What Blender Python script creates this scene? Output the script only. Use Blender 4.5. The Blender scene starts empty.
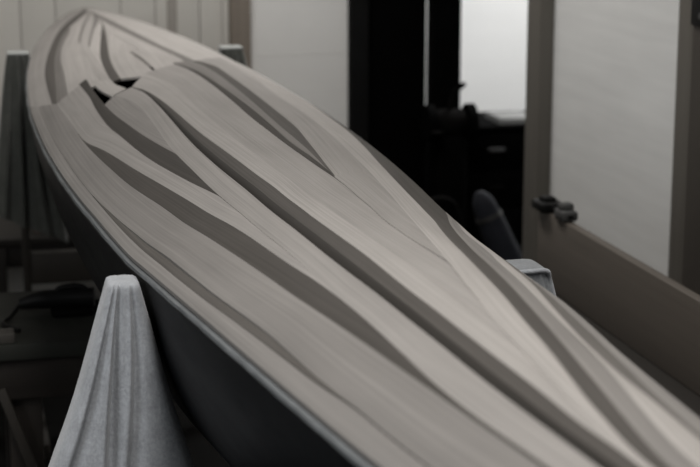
import bpy, bmesh, math, random
import numpy as np
from mathutils import Vector, Matrix
PI = math.pi
random.seed(7)
scene = bpy.context.scene
COL = scene.collection
EYE = 1.65                                   # height of the lens above the floor

# ------------------------------------------------------------------ materials
def lin(c):
    c = c / 255.0
    return c / 12.92 if c <= .04045 else ((c + .055) / 1.055) ** 2.4
def rgb(r, g, b, k=1.0): return (lin(r) * k, lin(g) * k, lin(b) * k, 1)
class NT:
    def __init__(s, name):
        s.m = bpy.data.materials.new(name); s.m.use_nodes = True
        s.t = s.m.node_tree; s.b = s.t.nodes['Principled BSDF']
    def n(s, kind, **kw):
        o = s.t.nodes.new(kind)
        for k, v in kw.items():
            if hasattr(o, k): setattr(o, k, v)
        return o
    def l(s, a, b): s.t.links.new(a, b)
    def math(s, op, a, b=None):
        o = s.n('ShaderNodeMath', operation=op)
        for i, v in enumerate((a, b)):
            if v is None: continue
            if isinstance(v, (int, float)): o.inputs[i].default_value = v
            else: s.l(v, o.inputs[i])
        return o.outputs[0]
    def noise(s, vec, scale, detail=3, rough=.55):
        o = s.n('ShaderNodeTexNoise'); o.inputs['Scale'].default_value = scale
        o.inputs['Detail'].default_value = detail; o.inputs['Roughness'].default_value = rough
        if vec is not None: s.l(vec, o.inputs['Vector'])
        return o.outputs['Fac']
    def mapping(s, vec, scale):
        o = s.n('ShaderNodeMapping'); o.inputs['Scale'].default_value = scale
        s.l(vec, o.inputs['Vector']); return o.outputs[0]
    def coord(s, which='Object'): return s.n('ShaderNodeTexCoord').outputs[which]
    def scale_col(s, col, fac):
        o = s.n('ShaderNodeVectorMath', operation='SCALE')
        if isinstance(col, tuple): o.inputs[0].default_value = col[:3]
        else: s.l(col, o.inputs[0])
        s.l(fac, o.inputs['Scale']); return o.outputs[0]
    def bump(s, h, strength, dist):
        o = s.n('ShaderNodeBump'); o.inputs['Strength'].default_value = strength
        o.inputs['Distance'].default_value = dist
        s.l(h, o.inputs['Height']); s.l(o.outputs[0], s.b.inputs['Normal'])
    def rough(s, r, spec=.5):
        s.b.inputs['Roughness'].default_value = r
        s.b.inputs['Specular IOR Level'].default_value = spec
def plain(name, c, rough=.6, var=.12, scale=12, spec=.4, metal=0, bump=0):
    q = NT(name); nz = q.noise(q.coord(), scale, 4)
    f = q.math('ADD', q.math('MULTIPLY', nz, 2 * var), 1 - var)
    q.l(q.scale_col(c, f), q.b.inputs['Base Color']); q.rough(rough, spec)
    q.b.inputs['Metallic'].default_value = metal
    if bump: q.bump(q.noise(q.coord(), scale * 6, 3), bump, .004)
    return q.m
def timber(name, c, axis=2, rough=.6, var=.3):
    """Sawn timber, grain running along one object axis."""
    q = NT(name); s = [38, 38, 38]; s[axis] = 1.6
    v = q.mapping(q.coord(), s); a = q.noise(v, 1.0, 5, .6)
    s2 = [190, 190, 190]; s2[axis] = 3
    b = q.noise(q.mapping(q.coord(), s2), 1.0, 2)
    f = q.math('ADD', q.math('ADD', q.math('MULTIPLY', a, 1.4 * var), q.math('MULTIPLY', b, .6 * var)), 1 - var)
    q.l(q.scale_col(c, f), q.b.inputs['Base Color']); q.rough(rough, .35)
    q.bump(b, .2, .002); return q.m
def strip_wood():
    """Sanded strip planking: the tone belongs to the species of each strip, some dark bands also hold painted slope shade; fine grain along each."""
    q = NT('strip_planking'); at = q.n('ShaderNodeAttribute', attribute_name='species_and_shade')
    uv = q.n('ShaderNodeUVMap', uv_map='grain').outputs[0]
    fine = q.noise(q.mapping(uv, (1.3, 290, 1)), 1.0, 3, .7)
    mid = q.noise(q.mapping(uv, (1.5, 90, 1)), 1.0, 4, .6)
    big = q.noise(q.mapping(uv, (4, 16, 1)), 1.0, 3, .5)
    f = q.math('ADD', q.math('MULTIPLY', fine, .85), q.math('MULTIPLY', mid, .20))
    f = q.math('ADD', f, q.math('MULTIPLY', big, .3))
    f = q.math('ADD', f, .325)
    q.l(q.scale_col(at.outputs['Color'], f), q.b.inputs['Base Color'])
    q.rough(.75, .06); q.bump(fine, .12, .001); return q.m
def terry(name, c, spot=True):
    q = NT(name); co = q.coord()
    a = q.noise(co, 210, 3, .75); b = q.noise(co, 26, 4, .6); w = q.noise(q.mapping(co, (300, 300, 60)), 1.0, 2)
    f = q.math('ADD', q.math('ADD', q.math('MULTIPLY', a, .75), q.math('MULTIPLY', b, .6)), q.math('MULTIPLY', w, .3))
    f = q.math('ADD', f, .175)
    q.l(q.scale_col(c, f), q.b.inputs['Base Color']); q.rough(.95, .1)
    q.b.inputs['Sheen Weight'].default_value = .25
    q.bump(a, .25, .003); return q.m
def wall_paint(name, c, line=None):
    q = NT(name); co = q.coord()
    a = q.noise(co, 3, 4); b = q.noise(q.mapping(co, (1, 2.2, 34)), 1.0, 4, .6)
    f = q.math('ADD', q.math('MULTIPLY', a, .12), q.math('MULTIPLY', b, line or .05))
    f = q.math('ADD', f, .94 - (line or .05) * .5)
    q.l(q.scale_col(c, f), q.b.inputs['Base Color']); q.rough(.85, .2)
    q.bump(q.noise(co, 160, 3), .25, .002); return q.m
def hull_gloss():
    q = NT('hull_coating'); co = q.coord()
    a = q.noise(q.mapping(co, (14, 3, 14)), 1.0, 5, .65)
    f = q.math('ADD', q.math('MULTIPLY', a, .9), .55)
    q.l(q.scale_col((.0042, .0046, .0056), f), q.b.inputs['Base Color'])
    q.l(q.math('ADD', q.math('MULTIPLY', a, .3), .3), q.b.inputs['Roughness'])
    q.b.inputs['Specular IOR Level'].default_value = .13
    return q.m
M = dict(
    deck=strip_wood(), hull=hull_gloss(),
    rim=plain('weathered_glass_edge', (.125, .133, .138, 1), .5, .35, 30),
    towel_pale=terry('pale_grey_terry', (.31, .323, .345, 1)),
    towel_dim=terry('olive_grey_terry', (.085, .088, .080, 1)),
    towel_blue=terry('blue_grey_terry', (.19, .20, .212, 1)),
    top_light=terry('top_light_terry', (.30, .31, .30, 1)),  # paler terry that paints light onto the far towels' tops
    board_wall=wall_paint('painted_boards', (.62, .60, .56, 1)),
    plaster=wall_paint('white_plaster', (.82, .81, .79, 1)),
    foam=wall_paint('white_foam_sheet', (.68, .68, .67, 1), .22),
    far_white=wall_paint('far_room_white', (.8, .8, .79, 1)),
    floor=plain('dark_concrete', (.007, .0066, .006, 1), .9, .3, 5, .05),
    ceil=plain('ceiling_paint', (.55, .54, .52, 1), .9, .05, 4),
    post=timber('brown_stud', (.24, .205, .172, 1), 2),
    post_grey=timber('grey_stud', (.125, .115, .10, 1), 2),
    post_dark=timber('dark_stud', (.06, .052, .044, 1), 2),
    plank=timber('brown_plank', (.115, .099, .084, 1), 1),
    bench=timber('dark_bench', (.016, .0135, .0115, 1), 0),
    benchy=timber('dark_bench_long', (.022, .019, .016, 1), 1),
    black=plain('black_paint', (.0018, .0018, .0018, 1), .9, .3, 8, .02),
    soot=plain('sooty_black', (.004, .0038, .0036, 1), .9, .3, 8, .03),
    tool=plain('black_tool_plastic', (.006, .006, .006, 1), .5, .3, 20, .12),
    metal=plain('worn_steel', (.12, .12, .12, 1), .4, .3, 30, .5, .6),
    greybit=plain('grey_plastic', (.06, .06, .06, 1), .6, .2, 20),
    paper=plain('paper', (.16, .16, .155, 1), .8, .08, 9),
    navy=plain('dark_blue_canvas', (.009, .010, .014, 1), .8, .4, 18, .2),
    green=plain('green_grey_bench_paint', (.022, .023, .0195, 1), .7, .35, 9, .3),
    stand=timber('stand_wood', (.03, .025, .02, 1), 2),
    cable=plain('dark_cable', (.02, .019, .018, 1), .5, .2, 20),
    lamp=plain('white_enamel', (.7, .7, .7, 1), .5, .02, 5),
)
# ------------------------------------------------------------------ mesh helpers
def link(o): COL.objects.link(o); return o
def thing(name, label, cat, loc, group=None):
    o = link(bpy.data.objects.new(name, None)); o.location = loc; o.empty_display_size = .1
    o['label'] = label; o['category'] = cat
    if group: o['group'] = group
    return o
def root_of(o):
    v = Vector((0, 0, 0))
    while o: v = v + Vector(o.location); o = o.parent
    return v
def obj(name, bm, mat, parent=None, smooth=40):
    """World-space bmesh -> one object; children keep their thing's base as origin."""
    if parent is None:
        xs = [v.co for v in bm.verts]
        off = Vector((sum(v.x for v in xs) / len(xs), sum(v.y for v in xs) / len(xs), min(v.z for v in xs)))
    else: off = root_of(parent)
    bmesh.ops.translate(bm, verts=bm.verts, vec=-off)
    me = bpy.data.meshes.new(name); bm.normal_update(); bm.to_mesh(me); bm.free()
    for m in (mat if isinstance(mat, (list, tuple)) else [mat]): me.materials.append(m)
    o = link(bpy.data.objects.new(name, me))
    if parent is None: o.location = off
    else: o.parent = parent
    if smooth:
        me.polygons.foreach_set('use_smooth', [True] * len(me.polygons))
        me.set_sharp_from_angle(angle=math.radians(smooth))
    return o
def tag(o, label, cat, group=None):
    o['label'] = label; o['category'] = cat
    if group: o['group'] = group
    return o
def struct(name, bm, mat, parent=None, smooth=30):
    o = obj(name, bm, mat, parent, smooth)
    if parent is None: o['kind'] = 'structure'
    return o
def box(bm, x0, x1, y0, y1, z0, z1, bev=.003, mi=0, rot=None):
    vs = [bm.verts.new((x, y, z)) for x in (x0, x1) for y in (y0, y1) for z in (z0, z1)]
    fs = [bm.faces.new([vs[i] for i in q]) for q in ((0, 1, 3, 2), (4, 6, 7, 5), (0, 4, 5, 1), (2, 3, 7, 6), (0, 2, 6, 4), (1, 5, 7, 3))]
    for f in fs: f.material_index = mi
    if rot:
        c = Vector(((x0 + x1) / 2, (y0 + y1) / 2, (z0 + z1) / 2))
        bmesh.ops.rotate(bm, verts=vs, cent=c, matrix=rot)
    if bev:
        es = list({e for f in fs for e in f.edges})
        bmesh.ops.bevel(bm, geom=es, offset=bev, segments=2, profile=.5, affect='EDGES')
    return bm
def BX(*a, **k): return box(bmesh.new(), *a, **k)
def bar(bm, a, b, w, d, up=(0, 0, 1), bev=.003):
    """Rectangular bar from a to b."""
    a, b = Vector(a), Vector(b); t = (b - a).normalized(); s = t.cross(Vector(up)).normalized(); u = s.cross(t)
    vs = []
    for p in (a, b):
        for i, j in ((-1, -1), (1, -1), (1, 1), (-1, 1)): vs.append(bm.verts.new(p + s * (i * w / 2) + u * (j * d / 2)))
    fs = [bm.faces.new([vs[i] for i in q]) for q in ((0, 3, 2, 1), (4, 5, 6, 7), (0, 1, 5, 4), (1, 2, 6, 5), (2, 3, 7, 6), (3, 0, 4, 7))]
    if bev: bmesh.ops.bevel(bm, geom=list({e for f in fs for e in f.edges}), offset=bev, segments=2, profile=.5, affect='EDGES')
    return bm
def tube(bm, pts, r, n=10):
    pts = [Vector(p) for p in pts]; rings = []
    for i, p in enumerate(pts):
        t = (pts[min(i + 1, len(pts) - 1)] - pts[max(i - 1, 0)]).normalized()
        ref = Vector((0, 0, 1)) if abs(t.z) < .9 else Vector((1, 0, 0))
        s = t.cross(ref).normalized(); u = s.cross(t); rr = r[i] if isinstance(r, (list, tuple)) else r
        rings.append([bm.verts.new(p + (s * math.cos(2 * PI * k / n) + u * math.sin(2 * PI * k / n)) * rr) for k in range(n)])
    for a, b in zip(rings, rings[1:]):
        for k in range(n): bm.faces.new((a[k], a[(k + 1) % n], b[(k + 1) % n], b[k]))
    bm.faces.new(rings[0][::-1]); bm.faces.new(rings[-1]); return bm
def bez(pts, n=8):
    """Catmull-Rom through the points."""
    P = [Vector(p) for p in pts]; P = [P[0]] + P + [P[-1]]; out = []
    for i in range(1, len(P) - 2):
        for k in range(n):
            t = k / n; a, b, c, d = P[i - 1:i + 3]
            out.append(.5 * ((2 * b) + (c - a) * t + (2 * a - 5 * b + 4 * c - d) * t * t + (3 * b - a - 3 * c + d) * t ** 3))
    return out + [P[-2]]

# ------------------------------------------------------------------ the boat's lines
XC = .488
ST = np.array([(0.3, 0, -0.44), (0.55, 0.055, -0.452), (0.9, 0.105, -0.472), (1.3, 0.154, -0.4985), (1.57, 0.182, -0.511), (1.78, 0.205, -0.518), (1.95, 0.2195, -0.528), (2.15, 0.236, -0.54), (2.33, 0.2515, -0.549), (2.55, 0.268, -0.551), (2.74, 0.2825, -0.551), (3, 0.2965, -0.551), (3.3, 0.305, -0.551), (3.6, 0.3065, -0.551), (3.85, 0.301, -0.551), (4.1, 0.2915, -0.55), (4.26, 0.283, -0.549), (4.67, 0.25, -0.543), (5.04, 0.207, -0.538), (5.37, 0.153, -0.535), (5.6, 0.107, -0.534), (5.8, 0.055, -0.532), (5.92, 0, -0.53)])
ST[:, 2] += EYE
CR = np.array([(0.3, 0), (0.9, 0.05), (1.4, 0.068), (2.2, 0.075), (3.2, 0.07), (4.2, 0.06), (5, 0.04), (5.6, 0.022), (5.92, 0.002)])
def hermite(xs, ys, x):
    h = np.diff(xs); d = np.diff(ys) / h; m = np.zeros(len(xs)); m[0] = d[0]; m[-1] = d[-1]
    for i in range(1, len(xs) - 1):
        m[i] = 0 if d[i - 1] * d[i] <= 0 else (h[i - 1] + h[i]) * 3 / ((2 * h[i] + h[i - 1]) / d[i - 1] + (h[i] + 2 * h[i - 1]) / d[i])
    x = np.asarray(x, float); k = np.clip(np.searchsorted(xs, x) - 1, 0, len(xs) - 2); t = np.clip((x - xs[k]) / h[k], 0, 1)
    return (1 + 2 * t) * (1 - t) ** 2 * ys[k] + t * (1 - t) ** 2 * h[k] * m[k] + t * t * (3 - 2 * t) * ys[k + 1] + t * t * (t - 1) * h[k] * m[k + 1]
def half_w(y): return hermite(ST[:, 0], ST[:, 1], y)
def sheer_z(y): return hermite(ST[:, 0], ST[:, 2], y)
def crown(y): return hermite(CR[:, 0], CR[:, 1], y)
def deck_pt(y, u): return XC + u * half_w(y), y, sheer_z(y) + crown(y) * (1 - abs(u) ** 2.2)
# seams between the planking strips: (distance along the boat, fraction of the half breadth)
SEAM = {
    'N1a': [(2.681, -0.942), (2.479, -0.944), (2.299, -0.938), (2.134, -0.938), (1.937, -0.935), (1.776, -0.922), (1.670, -0.913), (1.587, -0.907), (1.508, -0.904), (1.431, -0.881), (1.335, -0.875)],
    'N1': [(2.681, -0.942), (2.493, -0.924), (2.343, -0.903), (2.147, -0.887), (1.961, -0.887), (1.809, -0.880), (1.685, -0.867), (1.573, -0.875), (1.506, -0.880), (1.414, -0.876), (1.332, -0.882), (1.250, -0.885)],
    'N2': [(3.628, -0.828), (3.367, -0.807), (3.105, -0.803), (2.920, -0.789), (2.791, -0.776), (2.624, -0.757), (2.422, -0.709), (2.226, -0.682), (2.059, -0.666), (1.888, -0.655), (1.766, -0.649), (1.624, -0.624), (1.522, -0.607), (1.423, -0.596), (1.333, -0.584), (1.251, -0.578), (1.201, -0.574), (1.155, -0.563), (1.125, -0.564)],
    'N3': [(3.628, -0.828), (3.367, -0.807), (3.114, -0.800), (2.966, -0.738), (2.849, -0.705), (2.743, -0.679), (2.548, -0.622), (2.420, -0.584), (2.241, -0.544), (2.066, -0.524), (1.861, -0.521), (1.728, -0.502), (1.612, -0.499), (1.536, -0.510), (1.447, -0.526), (1.371, -0.546), (1.311, -0.555), (1.254, -0.558), (1.207, -0.556), (1.161, -0.545)],
    'N4': [(3.499, -0.481), (3.419, -0.416), (3.272, -0.381), (3.078, -0.391), (2.898, -0.413), (2.755, -0.427), (2.594, -0.429), (2.381, -0.431), (2.280, -0.426), (2.150, -0.444), (2.016, -0.456), (1.891, -0.469), (1.780, -0.487), (1.721, -0.495), (1.646, -0.507), (1.547, -0.530)],
    'N5': [(3.779, -0.634), (3.584, -0.618), (3.368, -0.631), (3.182, -0.631), (3.009, -0.605), (2.868, -0.589), (2.732, -0.563), (2.600, -0.523), (2.506, -0.489), (2.432, -0.455), (2.363, -0.427), (2.273, -0.391), (2.121, -0.358)],
    'N6': [(3.826, -0.572), (3.683, -0.570), (3.487, -0.566), (3.305, -0.555), (3.158, -0.529), (3.009, -0.502), (2.866, -0.465), (2.757, -0.431), (2.664, -0.395), (2.505, -0.327)],
    'N7': [(3.580, -0.344), (3.528, -0.295), (3.409, -0.274), (3.246, -0.271), (3.100, -0.276), (2.932, -0.287), (2.769, -0.295), (2.583, -0.291), (2.430, -0.278), (2.312, -0.273), (2.186, -0.292), (2.044, -0.304), (1.919, -0.320), (1.804, -0.335), (1.717, -0.335), (1.668, -0.329), (1.579, -0.330), (1.497, -0.337), (1.458, -0.337), (1.354, -0.350), (1.266, -0.357), (1.194, -0.358), (1.141, -0.358), (1.094, -0.360)],
    'N8': [(3.580, -0.344), (3.540, -0.283), (3.414, -0.239), (3.258, -0.215), (3.080, -0.205), (2.920, -0.197), (2.708, -0.167), (2.570, -0.148), (2.452, -0.134), (2.347, -0.118), (2.173, -0.132), (2.086, -0.142), (1.929, -0.151), (1.801, -0.160), (1.705, -0.167), (1.626, -0.169), (1.555, -0.162), (1.485, -0.167), (1.430, -0.169), (1.351, -0.175), (1.264, -0.173), (1.198, -0.189), (1.140, -0.200), (1.105, -0.169), (1.062, -0.184)],
    'N9': [(3.775, -0.158), (3.691, -0.112), (3.576, -0.061), (3.393, -0.049), (3.202, -0.057), (3.029, -0.047), (2.838, -0.040), (2.679, -0.026), (2.527, -0.008), (2.394, 0.012), (2.213, 0.014), (2.044, -0.003), (1.905, -0.010), (1.797, -0.008), (1.715, 0.015), (1.619, 0.042), (1.539, 0.058), (1.458, 0.046), (1.380, 0.003), (1.289, -0.059), (1.203, -0.107), (1.128, -0.149), (1.062, -0.184)],
    'N10': [(3.931, 0.136), (3.872, 0.177), (3.716, 0.211), (3.487, 0.220), (3.269, 0.216), (3.063, 0.208), (2.892, 0.217), (2.750, 0.229), (2.632, 0.250), (2.524, 0.273), (2.439, 0.295), (2.371, 0.304), (2.193, 0.274), (2.019, 0.218), (1.882, 0.208), (1.763, 0.225), (1.676, 0.272)],
    'N10b': [(3.931, 0.136), (3.897, 0.220), (3.744, 0.269), (3.497, 0.287), (3.222, 0.294), (2.972, 0.285), (2.788, 0.278), (2.630, 0.303), (2.459, 0.311), (2.347, 0.307)],
    'N11': [(4.014, 0.297), (3.988, 0.364), (3.792, 0.385), (3.434, 0.369), (3.096, 0.341), (2.933, 0.334), (2.745, 0.334), (2.585, 0.319), (2.440, 0.302), (2.318, 0.282)],
    'N12': [(4.038, 0.310), (4.034, 0.438), (4.014, 0.492), (3.729, 0.475), (3.433, 0.464), (3.194, 0.451), (3.024, 0.448), (2.825, 0.406), (2.590, 0.346), (2.450, 0.310), (2.288, 0.255)],
    'N13': [(4.384, 0.753), (3.927, 0.725), (3.531, 0.663), (3.288, 0.682), (3.151, 0.677), (2.975, 0.667), (2.789, 0.645), (2.587, 0.621), (2.369, 0.570), (2.086, 0.431), (1.814, 0.270), (1.655, 0.173), (1.587, 0.138), (1.469, 0.051), (1.380, 0.003), (1.289, -0.059), (1.203, -0.107), (1.128, -0.149), (1.062, -0.184)],
    'N14': [(3.660, 1.000), (3.556, 0.979), (3.228, 0.934), (3.024, 0.887), (2.731, 0.807), (2.536, 0.777), (2.278, 0.710), (1.978, 0.515), (1.751, 0.387), (1.604, 0.329), (1.510, 0.261), (1.389, 0.173), (1.309, 0.100), (1.234, 0.018), (1.153, -0.055), (1.081, -0.131)],
    'N15': [(2.470, 1.000), (2.331, 0.886), (2.016, 0.654), (1.846, 0.544), (1.782, 0.516), (1.629, 0.458), (1.485, 0.367), (1.346, 0.250), (1.235, 0.151), (1.149, 0.058), (1.053, -0.045)],
    'N15b': [(2.400, 1.000), (2.230, 0.894), (2.060, 0.831), (1.831, 0.665), (1.662, 0.603), (1.529, 0.531), (1.420, 0.470), (1.334, 0.401), (1.232, 0.299), (1.144, 0.200), (1.063, 0.118)],
    'N16': [(2.120, 1.000), (1.986, 0.894), (1.695, 0.700), (1.557, 0.606), (1.422, 0.497), (1.373, 0.470), (1.303, 0.436), (1.252, 0.447), (1.172, 0.429), (1.124, 0.402)],
    'N17': [(2.052, 1.000), (1.757, 0.818), (1.590, 0.783), (1.455, 0.692), (1.374, 0.630), (1.289, 0.554), (1.191, 0.502), (1.139, 0.460)],
    'Pl': [(5.714, -0.233), (5.372, -0.576), (5.057, -0.721), (4.709, -0.788), (4.397, -0.832), (4.124, -0.853), (3.879, -0.854), (3.637, -0.854)],
    'Pr': [(5.627, -0.160), (5.224, -0.488), (4.931, -0.655), (4.612, -0.722), (4.338, -0.760), (4.057, -0.778), (3.830, -0.801), (3.628, -0.828)],
    'Qr': [(4.937, -0.564), (4.576, -0.671), (4.330, -0.697), (4.088, -0.700), (3.896, -0.715), (3.706, -0.735)],
    'R1l': [(5.516, -0.180), (5.049, -0.392), (4.671, -0.493)],
    'R1r': [(5.459, -0.155), (5.128, -0.320), (4.660, -0.473)],
    'R2l': [(5.359, -0.113), (4.886, -0.304), (4.526, -0.414)],
    'R2r': [(5.230, -0.079), (4.876, -0.269), (4.495, -0.400)],
    'Sl': [(5.047, -0.108), (4.738, -0.224), (4.391, -0.328), (4.138, -0.385), (3.940, -0.406), (3.718, -0.418)],
    'Sr': [(5.045, -0.095), (4.725, -0.171), (4.368, -0.260), (4.027, -0.326), (3.740, -0.346)],
    'Tb': [(5.454, -0.112), (4.812, -0.130), (4.533, -0.060), (4.248, -0.014), (3.939, -0.041)],
    'Wl': [(4.259, -0.106), (4.141, -0.099), (4.028, -0.084), (3.922, -0.078)],
    'Wr': [(4.259, -0.106), (4.182, -0.066), (4.067, -0.053), (3.940, -0.056)],
    'Vl': [(5.509, -0.133), (5.001, -0.003), (4.668, 0.082), (4.420, 0.155), (4.250, 0.208), (4.094, 0.257)],
    'Vu': [(5.693, -0.085), (5.183, 0.095), (4.895, 0.153), (4.629, 0.203), (4.405, 0.252), (4.221, 0.316), (4.074, 0.362)],
    'P2l': [(3.825, -0.542), (3.660, -0.534), (3.499, -0.481)],
    'P2r': [(3.734, -0.413), (3.662, -0.413), (3.575, -0.352)],
}
YY = np.linspace(.30, 5.92, 1125)
def seam(k):
    p = np.array(SEAM[k][::-1]); v = np.where((YY < p[0, 0]) | (YY > p[-1, 0]), np.interp(YY, p[:, 0], p[:, 1]), hermite(p[:, 0], p[:, 1], YY))
    g = np.exp(-.5 * (np.arange(-24, 25) * .005 / .035) ** 2); g /= g.sum()
    return np.convolve(np.pad(v, 24, mode='edge'), g, 'valid')
S = {k: seam(k) for k in SEAM}
LEFT, RIGHT = -np.ones_like(YY), np.ones_like(YY)
# near half: order the seams across the boat so that a strip closes where its two seams meet
up = S['N1'].copy()
N = {}
N['a'] = np.minimum(S['N1a'], S['N1']); N['1'] = S['N1']
N['2'] = S['N2']; N['3'] = np.maximum(S['N2'], np.where(YY > 3.629, S['N2'], S['N3']))
N['4'] = np.maximum(S['N4'], N['3'])
N['5'] = np.clip(S['N5'], N['3'], N['4']); N['6'] = np.clip(np.maximum(S['N6'], N['5']), N['5'], N['4'])
N['7'] = np.maximum(S['N7'], N['4']); N['8'] = np.maximum(S['N8'], N['7'])
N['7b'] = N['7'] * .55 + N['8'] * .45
N['9'] = np.maximum(S['N9'], N['8']); N['13'] = np.maximum(S['N13'], N['9'])
N['10'] = np.clip(S['N10'], N['9'], N['13'])
N['12'] = np.where(YY < 2.45, N['10'], np.clip(np.maximum(S['N12'], N['10']), N['10'], N['13']))
N['11'] = np.clip(S['N11'], N['10'], N['12']); N['10b'] = np.clip(S['N10b'], N['10'], N['11'])
n14 = np.where(YY > 3.66, 1.0, S['N14']); N['14'] = np.minimum(np.maximum(n14, N['13']), 1)
n15 = np.where(YY > 2.47, 1.0, S['N15']); N['15'] = np.maximum(n15, N['14'])
N['15b'] = np.maximum(np.where(YY > 2.40, 1.0, S['N15b']), N['15'])
N['16'] = np.minimum(np.maximum(np.where(YY > 2.12, 1.0, S['N16']), N['15b']), 1)
N['17'] = np.clip(np.where(YY > 2.06, 1.0, S['N17']), N['16'], 1)
F = {}; prev = LEFT
for k in ('Pl', 'Pr', 'Qr', 'R1l', 'R1r', 'R2l', 'R2r', 'Sl', 'Sr', 'Wl', 'Wr', 'Tb', 'Vl', 'Vu'):
    v = S[k].copy()
    if k == 'R1r': v = np.where(YY < 4.6, F['R1l'], v)
    if k == 'R2r': v = np.where(YY < 4.47, F['R2l'], v)
    if k == 'Wl': v = np.where((YY < 4.26), v, S['Tb'])
    if k == 'Wr': v = np.where((YY < 4.26), v, S['Tb'])
    if k == 'Wl' or k == 'Wr': v = np.minimum(v, S['Tb'])
    prev = np.maximum(v, prev); F[k] = prev
N['P2l'] = S['P2l']; N['P2r'] = np.maximum(S['P2r'], S['P2l'])
WARM = (1.058, .998, .95)
def strip(bm, A, Bc, ya, yb, tone, lift=0.0, dipA=0.0, dipB=0.0, cols=6, thick=.005):
    """One plank: between seam A and seam B; ya / yb give (start, end) along each seam."""
    uvl = bm.loops.layers.uv['grain']; tl = bm.loops.layers.float_color['species_and_shade']
    L = max(abs(ya[1] - ya[0]), abs(yb[1] - yb[0])); n = max(6, int(L / .018))
    sh = random.uniform(0, 40); t1 = lin(tone) ** 1.36 * 1.42; dk = max(0, min(1, (130 - tone) / 60)); col = (t1 * (WARM[0] + .05 * dk), t1, t1 * (WARM[2] - .05 * dk), 1)
    top, bot = [], []
    for i in range(n + 1):
        t = i / n; y0 = ya[0] + (ya[1] - ya[0]) * t; y1 = yb[0] + (yb[1] - yb[0]) * t
        u0 = float(np.interp(y0, YY, A)); u1 = max(u0, float(np.interp(y1, YY, Bc)))
        wdt = (u1 - u0) * float(half_w(y0)); k = min(1, wdt / .02)
        r, b2 = [], []
        for j in range(cols + 1):
            s = j / cols; u = u0 + (u1 - u0) * s; y = y0 + (y1 - y0) * s
            x, yy, z = deck_pt(y, u)
            edge = .0006 * (abs(2 * s - 1) ** 6)
            z = z + lift - k * (dipA * (1 - s) ** 2 + dipB * s ** 2) - edge * k
            r.append((bm.verts.new((x, yy, z)), y, s * wdt)); b2.append(bm.verts.new((x, yy, z - thick)))
        top.append(r); bot.append(b2)
    def face(vs, uv=None):
        try: f = bm.faces.new(vs)
        except ValueError: return
        for q, lp in enumerate(f.loops):
            lp[tl] = col; lp[uvl].uv = uv[q] if uv else (0, 0)
    for i in range(n):
        for j in range(cols):
            q = [top[i][j], top[i][j + 1], top[i + 1][j + 1], top[i + 1][j]]
            face([v[0] for v in q], [(v[1] + sh, v[2] + sh) for v in q])
            face([bot[i][j], bot[i + 1][j], bot[i + 1][j + 1], bot[i][j + 1]])
        face([top[i][0][0], top[i + 1][0][0], bot[i + 1][0], bot[i][0]])
        face([top[i + 1][cols][0], top[i][cols][0], bot[i][cols], bot[i + 1][cols]])
    for j in range(cols):
        face([top[0][j + 1][0], top[0][j][0], bot[0][j], bot[0][j + 1]])
        face([top[n][j][0], top[n][j + 1][0], bot[n][j + 1], bot[n][j]])
def deck_bm():
    bm = bmesh.new(); bm.loops.layers.uv.new('grain'); bm.loops.layers.float_color.new('species_and_shade'); return bm

kayak = thing('kayak', 'long unfinished wooden kayak with two-tone strip-planked deck and black hull, lying on padded stands', 'kayak', (XC, 3.1, .8))
E0 = .34
fd = deck_bm(); LF = .002
nd = [
    (LEFT, N['a'], 3.76, 3.70, 129, 0, .0012), (N['a'], N['1'], 2.69, 2.69, 96, .0012, .006),  # narrow second strip: shade along the seam put into a dark tone
    (N['1'], N['2'], 3.70, 3.635, 127, 0, 0), (N['2'], N['3'], 3.2, 3.2, 84, 0, 0),
    (N['3'], N['5'], 3.635, 3.78, 139, 0, 0), (N['5'], N['6'], 3.80, 3.85, 78, 0, 0),
    (N['6'], N['4'], 3.42, 3.50, 128, 0, 0), (N['4'], N['7'], 3.50, 3.575, 138, 0, 0),
    (N['7'], N['7b'], 3.58, 3.58, 64, .009, .002), (N['7b'], N['8'], 3.58, 3.58, 88, .002, 0),  # slope shade put into these dark tones, with the wood's own
    (N['8'], N['9'], 3.58, 3.78, 146, 0, 0), (N['9'], N['10'], 3.78, 3.936, 141, 0, 0),
    (N['10'], N['10b'], 3.936, 3.97, 80, .006, .0015), (N['10b'], N['11'], 3.97, 4.02, 120, .0015, 0),
    (N['11'], N['12'], 4.02, 4.05, 92, 0, 0), (N['12'], N['13'], 4.05, 4.30, 140, 0, 0),
    (N['13'], N['14'], 4.30, 4.36, 151, 0, .0), (N['14'], N['15'], 3.68, 3.68, 90, 0, .0),
    (N['15'], N['15b'], 2.48, 2.48, 128, 0, 0), (N['15b'], N['16'], 2.41, 2.41, 153, 0, 0),
    (N['16'], N['17'], 2.13, 2.13, 108, 0, 0), (N['17'], RIGHT, 2.07, 2.07, 134, 0, 0),
]
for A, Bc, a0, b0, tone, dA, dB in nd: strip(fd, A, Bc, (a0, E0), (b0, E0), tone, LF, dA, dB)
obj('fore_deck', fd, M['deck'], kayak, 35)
ad = deck_bm(); T1 = 5.905
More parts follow.
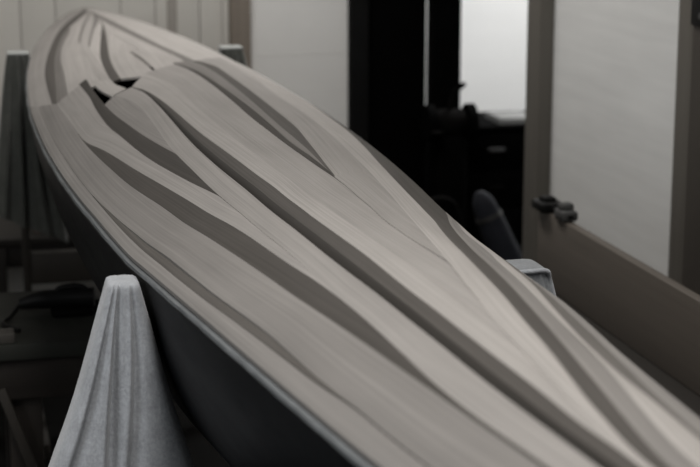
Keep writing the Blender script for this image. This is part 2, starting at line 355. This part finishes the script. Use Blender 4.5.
fdl = [
    (LEFT, F['Pl'], 3.74, 3.638, 141), (F['Pl'], F['Pr'], 3.638, 3.63, 96), (F['Pr'], F['Qr'], 3.65, 3.707, 118),
    (F['Qr'], F['R1l'], 3.707, 3.72, 152), (F['R1l'], F['R1r'], 4.55, 4.55, 122), (F['R1r'], F['R2l'], 3.72, 3.72, 150),
    (F['R2l'], F['R2r'], 4.44, 4.44, 122), (F['R2r'], F['Sl'], 3.72, 3.725, 158), (F['Sl'], F['Sr'], 3.725, 3.745, 92),
    (F['Sr'], F['Wl'], 3.75, 3.72, 152), (F['Wl'], F['Wr'], 3.90, 3.90, 108), (F['Wr'], F['Tb'], 3.72, 3.72, 150),
    (F['Tb'], F['Vl'], 3.80, 3.85, 152), (F['Vl'], F['Vu'], 3.9, 3.95, 118), (F['Vu'], RIGHT, 3.98, 4.30, 155),
]
for A, Bc, a0, b0, tone in fdl: strip(ad, A, Bc, (T1, a0), (T1, b0), tone, 0)
strip(ad, N['P2l'], N['P2r'], (3.80, 3.50), (3.74, 3.575), 152, .0012)
obj('aft_deck', ad, M['deck'], kayak, 35)
# hull
def hull_depth(y): return .36 * (np.clip(half_w(y) / .30, 0, 1)) ** .45
bm = bmesh.new(); rows = []; nh = 140; ns = 44
for i in range(nh + 1):
    y = .305 + (5.915 - .305) * i / nh; w = float(half_w(y)); zs = float(sheer_z(y)) - .006; D = float(hull_depth(y)); r = []
    for j in range(ns + 1):
        a = PI * j / ns; c, s_ = math.cos(a), math.sin(a)
        x = -math.copysign(abs(c) ** .93, c) * (w - .001); z = zs - D * (s_ ** 1.15)
        r.append(bm.verts.new((XC + x, y, z)))
    rows.append(r)
for a, b in zip(rows, rows[1:]):
    for j in range(ns): bm.faces.new((a[j], b[j], b[j + 1], a[j + 1]))
bmesh.ops.recalc_face_normals(bm, faces=bm.faces)
hull = obj('hull', bm, M['hull'], kayak, 60)
sm = hull.modifiers.new('thickness', 'SOLIDIFY'); sm.thickness = .004; sm.offset = 0
# weathered edge of the hull's glass showing below the deck, one strip per side
PR = [(-.005, -.0055), (.0012, -.0050), (.0042, -.0070), (.0046, -.0115), (.0022, -.0130), (-.004, -.0125)]
for sd in (-1, 1):
    bm = bmesh.new(); rows = []
    for i in range(181):
        y = .32 + (5.90 - .32) * i / 180; w = float(half_w(y)); zs = float(sheer_z(y))
        wob = 1 + .10 * math.sin(i * .83) + .08 * math.sin(i * 2.1)
        rows.append([bm.verts.new((XC + sd * (w + a * (wob if a > 0 else 1)), y, zs + b)) for a, b in PR])
    m = len(PR)
    for a, b in zip(rows, rows[1:]):
        for j in range(m): bm.faces.new((a[j], a[(j + 1) % m], b[(j + 1) % m], b[j]))
    bm.faces.new(rows[0]); bm.faces.new(rows[-1][::-1])
    bmesh.ops.recalc_face_normals(bm, faces=bm.faces)
    o = obj('edge_strip', bm, M['rim'], kayak, 50); o['label'] = 'weathered grey edge strip'

# ------------------------------------------------------------------ stands under the boat
def stand(y, xl, xr, zl, zr, zb, label):
    keel = float(sheer_z(y) - .006 - hull_depth(y))
    t = thing('boat_stand', label, 'boat stand', ((xl + xr) / 2, y, 0), 'wooden stands carrying the kayak')
    for x, z in ((xl, zl), (xr, zr)):
        obj('upright', BX(x - .011, x + .011, y - .013, y + .013, .05, z, .003), M['stand'], t)
        obj('foot', BX(x - .03, x + .03, y - .28, y + .28, 0, .05, .005), M['stand'], t)
    obj('cross_beam', BX(xl + .011, xr - .011, y - .02, y + .02, zb - .09, zb, .004), M['stand'], t)
    obj('keel_post', BX(XC - .03, XC + .03, y - .021, y + .021, zb - .004, keel - .016, .004), M['stand'], t)
    obj('keel_pad', BX(XC - .09, XC + .09, y - .035, y + .035, keel - .017, keel - .0075, .003), M['towel_dim'], t)
    obj('stretcher', BX(xl + .011, xr - .011, y - .02, y + .02, .14, .21, .004), M['stand'], t)
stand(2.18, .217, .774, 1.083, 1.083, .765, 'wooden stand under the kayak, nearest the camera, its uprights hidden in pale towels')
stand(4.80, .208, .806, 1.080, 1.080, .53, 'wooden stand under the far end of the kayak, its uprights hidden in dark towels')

def towel(label, mat, cx, cy, ztop, zbot, top, bot, shift, folds, seed, tilt=0., corner=0., nt=56, na=220, amp=1., edge=False, hem=False, power=.85):
    """Towel hung over an upright: gathered round the top, fanning out in folds below."""
    rnd = random.Random(seed); bm = bmesh.new(); rings = []
    ph = [rnd.uniform(0, 6.28) for _ in range(6)]
    for i in range(nt + 1):
        t = i / nt; g = t ** power
        hw = top[0] + (bot[0] - top[0]) * g; hd = top[1] + (bot[1] - top[1]) * g
        e = 5.0; ring = []
        for k in range(na):
            a = 2 * PI * k / na; c, s_ = math.cos(a), math.sin(a)
            r = (abs(c) ** e + abs(s_) ** e) ** (-1 / e); fx = .5 + .5 * c * r / 1.0
            d = 0
            side = -1 if s_ < 0 else 1
            for (f0, f1, dep, wid) in folds:
                f = f0 + (f1 - f0) * t
                if side > 0: f = 1 - f * .9
                q = (fx - f) / wid
                d += dep * (math.exp(-(q / (.45 if q < 0 else 1.5)) ** 2) - .6 * math.exp(-((q + 1.25) / .8) ** 2))
            d *= min(1, .25 + t * 1.6) * abs(s_) ** .5 * amp
            d += .0022 * t * (math.sin(3 * a + ph[0] + 2 * t) + .5 * math.sin(7 * a + ph[1] - 3 * t))
            x = c * r * hw * (1 + .03 * t * math.sin(7 * t + ph[2])); y = s_ * r * hd
            y -= side * d; ln = math.hypot(x, y) or 1
            z = ztop + (zbot - ztop) * t + tilt * (fx - .5) * (1 - t) + corner * (1 - fx) * t ** 4
            z += .004 * t ** 6 * math.sin(3 * a + ph[3])
            ring.append(bm.verts.new((cx + shift[0] * g + x, cy + shift[1] * g + y, z)))
        rings.append(ring)
    caps = [rings[0]]
    for sc, dz in ((.95, .0035), (.84, .0052), (.6, .006), (.3, .0062)):
        caps.append([bm.verts.new((cx + (v.co.x - cx) * sc, cy + (v.co.y - cy) * sc, v.co.z + dz)) for v in rings[0]])
    ctr = bm.verts.new((cx, cy, ztop + .0062))
    for a, b in zip(rings, rings[1:]):
        for k in range(na): bm.faces.new((a[k], b[k], b[(k + 1) % na], a[(k + 1) % na]))
    for a, b in zip(caps, caps[1:]):
        for k in range(na): bm.faces.new((a[k], a[(k + 1) % na], b[(k + 1) % na], b[k]))
    for k in range(na): bm.faces.new((caps[-1][k], caps[-1][(k + 1) % na], ctr))
    bmesh.ops.recalc_face_normals(bm, faces=bm.faces)
    o = obj('towel', bm, mat, None, 80); tag(o, label, 'towel', 'towels over the stand uprights')
    s = o.modifiers.new('cloth', 'SOLIDIFY'); s.thickness = .003; s.offset = -1
    if hem:
        path = [(cx - top[0] * .9, cy - top[1] * 1.0, ztop + .003), (cx, cy - top[1] * 1.06, ztop + .004), (cx + top[0] * .85, cy - top[1] * 1.02, ztop + .003)]
        for t in (.04, .10, .2, .35, .5):
            g = t ** power; hw = top[0] + (bot[0] - top[0]) * g; hd = top[1] + (bot[1] - top[1]) * g
            path.append((cx + shift[0] * g + hw * .97, cy + shift[1] * g - hd * .80, ztop + (zbot - ztop) * t))
        e_ = obj('hem', tube(bmesh.new(), bez(path, 6), .0034, 10), M['towel_pale'], o); e_['label'] = 'pale hem along the top and right edge'
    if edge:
        bm = bmesh.new(); box(bm, cx - top[0] * .98, cx + top[0] * .98, cy - top[1], cy + top[1] * .9, ztop + .0035, ztop + .009, .002)  # pale slab added on top, standing in for light caught there
        e_ = obj('top_light_slab', bm, M['top_light'], o); e_['label'] = 'pale slab added for light on the towel top'
    return o
towel('pale grey towel hanging in long folds over the stand upright left of the kayak', M['towel_pale'],
      .2165, 2.175, 1.094, .795, (.0212, .032), (.104, .05), (-.009, -.012),
      [(.17, .11, .009, .05), (.30, .40, .013, .045), (.68, .50, .008, .05)], 3, 0, .03, power=1.0)
towel('blue grey towel corner showing above the right edge of the kayak', M['towel_blue'],
      .774, 2.18, 1.082, .80, (.025, .036), (.066, .06), (.018, 0),
      [(.2, .2, .004, .06), (.8, .85, .005, .06)], 5, hem=True)
towel('dark olive towel hanging over the far stand upright left of the kayak', M['towel_dim'],
      .208, 4.80, 1.094, .56, (.030, .036), (.105, .07), (.01, 0),
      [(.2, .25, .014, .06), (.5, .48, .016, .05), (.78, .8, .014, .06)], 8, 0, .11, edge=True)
towel('dark towel on the far stand upright right of the kayak, only its pale top showing', M['towel_dim'],
      .806, 4.80, 1.094, .60, (.032, .036), (.10, .07), (.02, 0),
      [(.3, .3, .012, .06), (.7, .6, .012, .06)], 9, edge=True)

# ------------------------------------------------------------------ the room
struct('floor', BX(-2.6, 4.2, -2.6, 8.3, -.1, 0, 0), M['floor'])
struct('ceiling', BX(-2.6, 4.2, -2.6, 8.3, 2.9, 3.0, 0), M['ceil'])
struct('wall_left', BX(-2.7, -2.6, -2.6, 8.3, 0, 2.9, 0), M['plaster'])
# boarded back wall: vertical boards with open joints
bm = bmesh.new(); joints = [-2.6, -1.9, -1.55, -1.2, -.85, -.5, -.17, .08, .285, .41, .645, .772, .935, 1.02, 1.045]
for a, b in zip(joints, joints[1:]): box(bm, a + .0012, b - .0012, 6.25, 6.275, 0, 2.9, .002)
box(bm, -2.6, 1.045, 6.272, 6.35, 0, 2.9, 0)
struct('wall_back', bm, M['board_wall'])
struct('trim_1', BX(.815, .85, 6.236, 6.252, 0, 2.9, .003), plain('greige_batten', (.36, .335, .305, 1), .7, .1))
struct('trim_2', BX(1.045, 1.118, 6.20, 6.33, 0, 2.9, .004), M['post'])
bm = BX(1.118, 1.497, 6.25, 6.35, 0, 2.9, 0); box(bm, 1.118, 1.497, 6.2485, 6.26, .90, .903, 0)
struct('wall_back_plaster', bm, M['plaster'])
struct('trim_3', BX(1.497, 1.567, 6.20, 6.36, 0, 2.9, .005), plain('charcoal_jamb', (.007, .007, .007, 1), .8, .3, 12, .1))
d1 = struct('door_1', BX(1.567, 1.800, 6.23, 6.28, 0, 2.9, .003), M['black'])
struct('trim_4', BX(1.822, 1.930, 6.20, 6.30, 0, 2.9, .004), M['black'])
# right wall with the opening to the next room beyond its end stud
struct('wall_right', BX(1.76, 1.86, -2.6, 4.795, 0, 2.9, 0), M['foam'])
struct('trim_5', BX(1.715, 1.765, 4.735, 4.85, 0, 2.9, .004), M['post_grey'])
struct('trim_6', BX(1.72, 1.762, 3.70, 3.785, 0, 2.9, .004), M['post_grey'])
struct('trim_7', BX(1.70, 1.762, 3.30, 3.66, 0, 2.9, .004), M['post_dark'])
struct('wall_far', BX(1.2, 4.2, 8.0, 8.1, 0, 2.9, 0), M['far_white'])
struct('wall_far_right', BX(4.1, 4.2, 4.0, 8.0, 0, 2.9, 0), M['far_white'])

# ------------------------------------------------------------------ things in the dark opening
t = thing('chest_of_drawers', 'low black chest of drawers in the dark opening below the bright far wall', 'chest', (2.22, 6.75, 0))
obj('body', BX(1.95, 2.50, 6.58, 6.95, .04, .525, .006), M['black'], t)
obj('top', BX(1.935, 2.515, 6.56, 6.96, .525, .545, .004), M['black'], t)
for k in range(3):
    z = .05 + k * .158
    dr = obj('drawer', BX(1.965, 2.485, 6.565, 6.585, z, z + .15, .004), M['black'], t)
    bm = bmesh.new(); box(bm, 2.165, 2.235, 6.548, 6.567, z + .075, z + .09, .003)
    o = obj('handle', bm, M['greybit'] if k == 2 else M['soot'], dr)
bm = bmesh.new()
for k in range(3):
    box(bm, 2.225 + .004 * k, 2.385 + .003 * k, 6.60 + .004 * k, 6.80 + .002 * k, .5455 + .0075 * k, .552 + .0075 * k, .0015)
tag(obj('paper_stack', bm, M['paper']), 'small stack of papers lying on top of the black chest', 'papers')
# dark tool machine in front of the gap
t = thing('pedestal_grinder', 'black workshop grinder on a pedestal in the shadow beside the dark door', 'grinder', (1.84, 6.0, 0))
bm = bmesh.new(); box(bm, 1.70, 1.96, 5.88, 6.14, 0, .05, .01); box(bm, 1.775, 1.885, 5.95, 6.07, .05, .62, .02)
obj('pedestal', bm, M['black'], t)
bm = tube(bmesh.new(), [(1.77, 6.0, .66), (1.79, 6.0, .66), (1.875, 6.0, .66), (1.89, 6.0, .66)], [.04, .052, .052, .04], 24)
obj('motor', bm, M['soot'], t)
for x in (1.735, 1.89):
    o = obj('wheel_guard', tube(bmesh.new(), [(x, 6.0, .66), (x + .03, 6.0, .66)], .07, 28), M['black'], t)
obj('tool_rest', BX(1.735, 1.775, 5.90, 5.935, .635, .643, .002), M['soot'], t)
obj('lamp_arm', tube(bmesh.new(), bez([(1.83, 6.0, .70), (1.84, 5.99, .77), (1.87, 5.96, .81)]), .010, 10), M['soot'], t)
# hose on the wall of the dark opening
bm = tube(bmesh.new(), bez([(1.62, 5.75, .36), (1.66, 5.72, .42), (1.73, 5.72, .43), (1.78, 5.74, .38), (1.80, 5.76, .25), (1.79, 5.78, .02)]), .010, 10)
tag(obj('hose', bm, M['soot']), 'dark hose arching up from the floor in the shadow behind the kayak', 'hose')
# rounded dark blue bag
bm = bmesh.new(); prof = [(.0, .006), (.03, .045), (.14, .056), (.30, .054), (.44, .046), (.515, .036), (.548, .012)]
P0, P1 = Vector((1.935, 5.27, .03)), Vector((1.722, 5.33, .545)); ax = (P1 - P0).normalized()
pts = [P0 + ax * a for a, r in prof]
tube(bm, bez(pts, 4), [float(np.interp(i / 4, range(len(prof)), [r for a, r in prof])) for i in range(4 * (len(prof) - 1) + 1)], 24)
t = thing('bag', 'rounded dark blue bag standing tilted in the shadows in front of the black chest', 'bag', (1.93, 5.28, 0))
obj('body', bm, M['navy'], t)
q = P0 + ax * .45
obj('collar', tube(bmesh.new(), [q, q + ax * .014], [.0475, .046], 24), M['cable'], t)

# ------------------------------------------------------------------ right side: plank on the low bench
t = thing('low_bench', 'low dark wooden bench along the right wall carrying the long plank', 'bench', (1.42, 2.65, 0))
obj('bench_top', BX(1.10, 1.74, 1.2, 4.06, .535, .575, .005), M['benchy'], t)
for x in (1.16, 1.67):
    for y in (1.3, 3.95): obj('leg', BX(x - .035, x + .035, y - .035, y + .035, 0, .535, .004), M['benchy'], t)
obj('apron', BX(1.125, 1.15, 1.33, 3.92, .45, .535, .003), M['benchy'], t)
tag(obj('plank', BX(1.45, 1.475, 1.4, 3.985, .575, .768, .003), M['plank']), 'long wide brown plank standing on edge on the low bench by the white wall panel', 'plank')
t = thing('bar_clamp', 'small black clamp sitting on the far end of the long plank', 'clamp', (1.462, 3.88, .768))
bm = bmesh.new(); box(bm, 1.43, 1.495, 3.90, 3.985, .769, .792, .006); box(bm, 1.445, 1.480, 3.93, 3.97, .788, .803, .006)
obj('jaw', bm, M['tool'], t)
obj('bar', BX(1.455, 1.47, 3.785, 3.92, .778, .786, .001), M['tool'], t)
bm = bmesh.new(); box(bm, 1.44, 1.485, 3.79, 3.85, .769, .795, .008); box(bm, 1.445, 1.48, 3.805, 3.84, .79, .812, .008)
o = obj('sliding_head', bm, M['greybit'], t); o['label'] = 'grey sliding head'
t = thing('wall_bracket', 'black metal bracket on the dark stud at the upper right edge', 'bracket', (1.70, 3.58, 1.255))
bm = bmesh.new(); box(bm, 1.692, 1.70, 3.50, 3.655, 1.255, 1.42, .002)
obj('plate', bm, M['tool'], t)
for z in (1.28, 1.335, 1.39): obj('screw_head', tube(bmesh.new(), [(1.693, 3.60, z), (1.688, 3.60, z)], .007, 12), M['metal'], t)

# ------------------------------------------------------------------ left side: benches and tools in the dark
t = thing('wall_bench', 'long dark low bench against the boarded wall behind the far olive towel', 'bench', (.1, 5.85, 0))
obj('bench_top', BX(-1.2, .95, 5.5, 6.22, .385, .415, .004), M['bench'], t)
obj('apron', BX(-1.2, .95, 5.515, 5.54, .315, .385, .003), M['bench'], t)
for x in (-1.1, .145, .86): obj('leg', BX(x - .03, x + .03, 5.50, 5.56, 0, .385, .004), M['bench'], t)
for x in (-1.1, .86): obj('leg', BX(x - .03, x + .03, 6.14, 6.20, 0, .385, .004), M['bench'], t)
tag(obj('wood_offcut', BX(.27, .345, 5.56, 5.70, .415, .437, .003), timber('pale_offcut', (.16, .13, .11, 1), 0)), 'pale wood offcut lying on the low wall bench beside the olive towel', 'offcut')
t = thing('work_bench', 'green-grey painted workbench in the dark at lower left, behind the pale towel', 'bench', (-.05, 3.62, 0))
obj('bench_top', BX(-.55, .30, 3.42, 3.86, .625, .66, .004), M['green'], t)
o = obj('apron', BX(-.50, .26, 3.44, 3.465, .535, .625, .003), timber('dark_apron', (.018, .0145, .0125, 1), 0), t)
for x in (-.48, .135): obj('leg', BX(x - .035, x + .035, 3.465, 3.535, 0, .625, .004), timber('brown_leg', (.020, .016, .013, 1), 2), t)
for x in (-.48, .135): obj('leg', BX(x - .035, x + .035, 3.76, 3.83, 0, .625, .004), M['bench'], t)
obj('brace', bar(bmesh.new(), (.085, 3.46, .56), (.15, 3.46, .36), .02, .05, (0, 1, 0)), timber('dark_brace', (.03, .026, .022, 1), 2), t)
tag(obj('wood_block', BX(.02, .118, 3.43, 3.475, .66, .682, .003), timber('grey_block', (.055, .05, .045, 1), 0)), 'small greyish wood block on the front edge of the green-grey workbench', 'block')
t = thing('power_sander', 'black power sander lying on the green-grey workbench in the dark', 'power tool', (.23, 3.620, .66))
bm = tube(bmesh.new(), bez([(.14, 3.660, .682), (.18, 3.655, .690), (.24, 3.650, .692), (.30, 3.640, .694)], 5), [.012 + .009 * min(1, i / 6) for i in range(16)], 18)
obj('body', bm, M['tool'], t)
obj('sanding_plate', BX(.205, .295, 3.600, 3.690, .661, .676, .005), M['soot'], t)
obj('handle', tube(bmesh.new(), bez([(.215, 3.650, .705), (.232, 3.650, .716), (.27, 3.645, .718), (.285, 3.640, .706)]), .007, 12), M['tool'], t)
bm = tube(bmesh.new(), bez([(.14, 3.660, .682), (.125, 3.630, .672), (.112, 3.60, .667), (.10, 3.56, .667), (.13, 3.50, .667)]), .005, 8)
obj('cord', bm, M['tool'], t)
bm = bmesh.new()
for k in range(3):
    r = .075 - .008 * k; c = Vector((.225, 3.3, .40 - .012 * k))
    tube(bm, [c + Vector((r * math.cos(a * PI / 12), .01 * k, r * .55 * math.sin(a * PI / 12))) for a in range(25)], .006, 8)
bm2 = bm
tube(bm, bez([(.225, 3.31, .44), (.24, 3.36, .50), (.25, 3.425, .53)]), .006, 8)
tag(obj('cable_coil', bm, M['cable']), 'dark coil of cable hanging below the front of the workbench', 'cable')

# ------------------------------------------------------------------ light
def area(name, loc, rot, sx, sy, watts, col=(1, .97, .93)):
    l = bpy.data.lights.new(name, 'AREA'); l.shape = 'RECTANGLE'; l.size = sx; l.size_y = sy; l.energy = watts; l.color = col
    o = link(bpy.data.objects.new(name, l)); o.location = loc; o.rotation_euler = rot; return o
area('ceiling_tube_over_bow', (.75, 4.7, 2.86), (0, 0, 0), .35, 1.6, 32)
area('ceiling_tube_over_stern', (.35, 1.3, 2.86), (0, 0, 0), .35, 1.6, 39)
area('side_fill', (-2.4, .8, 2.0), (0, -PI / 2 * .9, 0), 1.0, 1.4, 34, (.95, .98, 1))  # unseen fill light added to brighten the towel and deck from the left
area('next_room_tube', (3.0, 6.9, 2.86), (0, 0, 0), .5, 1.2, 92, (1, 1, 1))
w = bpy.data.worlds.new('World'); scene.world = w; w.use_nodes = True
w.node_tree.nodes['Background'].inputs[0].default_value = (.9, .95, 1, 1)
w.node_tree.nodes['Background'].inputs[1].default_value = .10

# ------------------------------------------------------------------ camera
cam = bpy.data.cameras.new('camera'); co = link(bpy.data.objects.new('camera', cam))
cam.sensor_width = 36; cam.lens = 36 * 1700 / 700; cam.clip_start = .05
P_ = math.atan((233.5 + 150) / 1700); Y_ = math.atan(420 * math.cos(P_) / 1700)
co.location = (0, 0, EYE); co.rotation_euler = (PI / 2 - P_, 0, -Y_)
cam.dof.use_dof = True; cam.dof.focus_distance = 2.5; cam.dof.aperture_fstop = 6.3
scene.camera = co
vs = scene.view_settings
vs.view_transform = 'Standard'; vs.look = 'None'; vs.gamma = 1; vs.use_curve_mapping = False; vs.exposure = 0
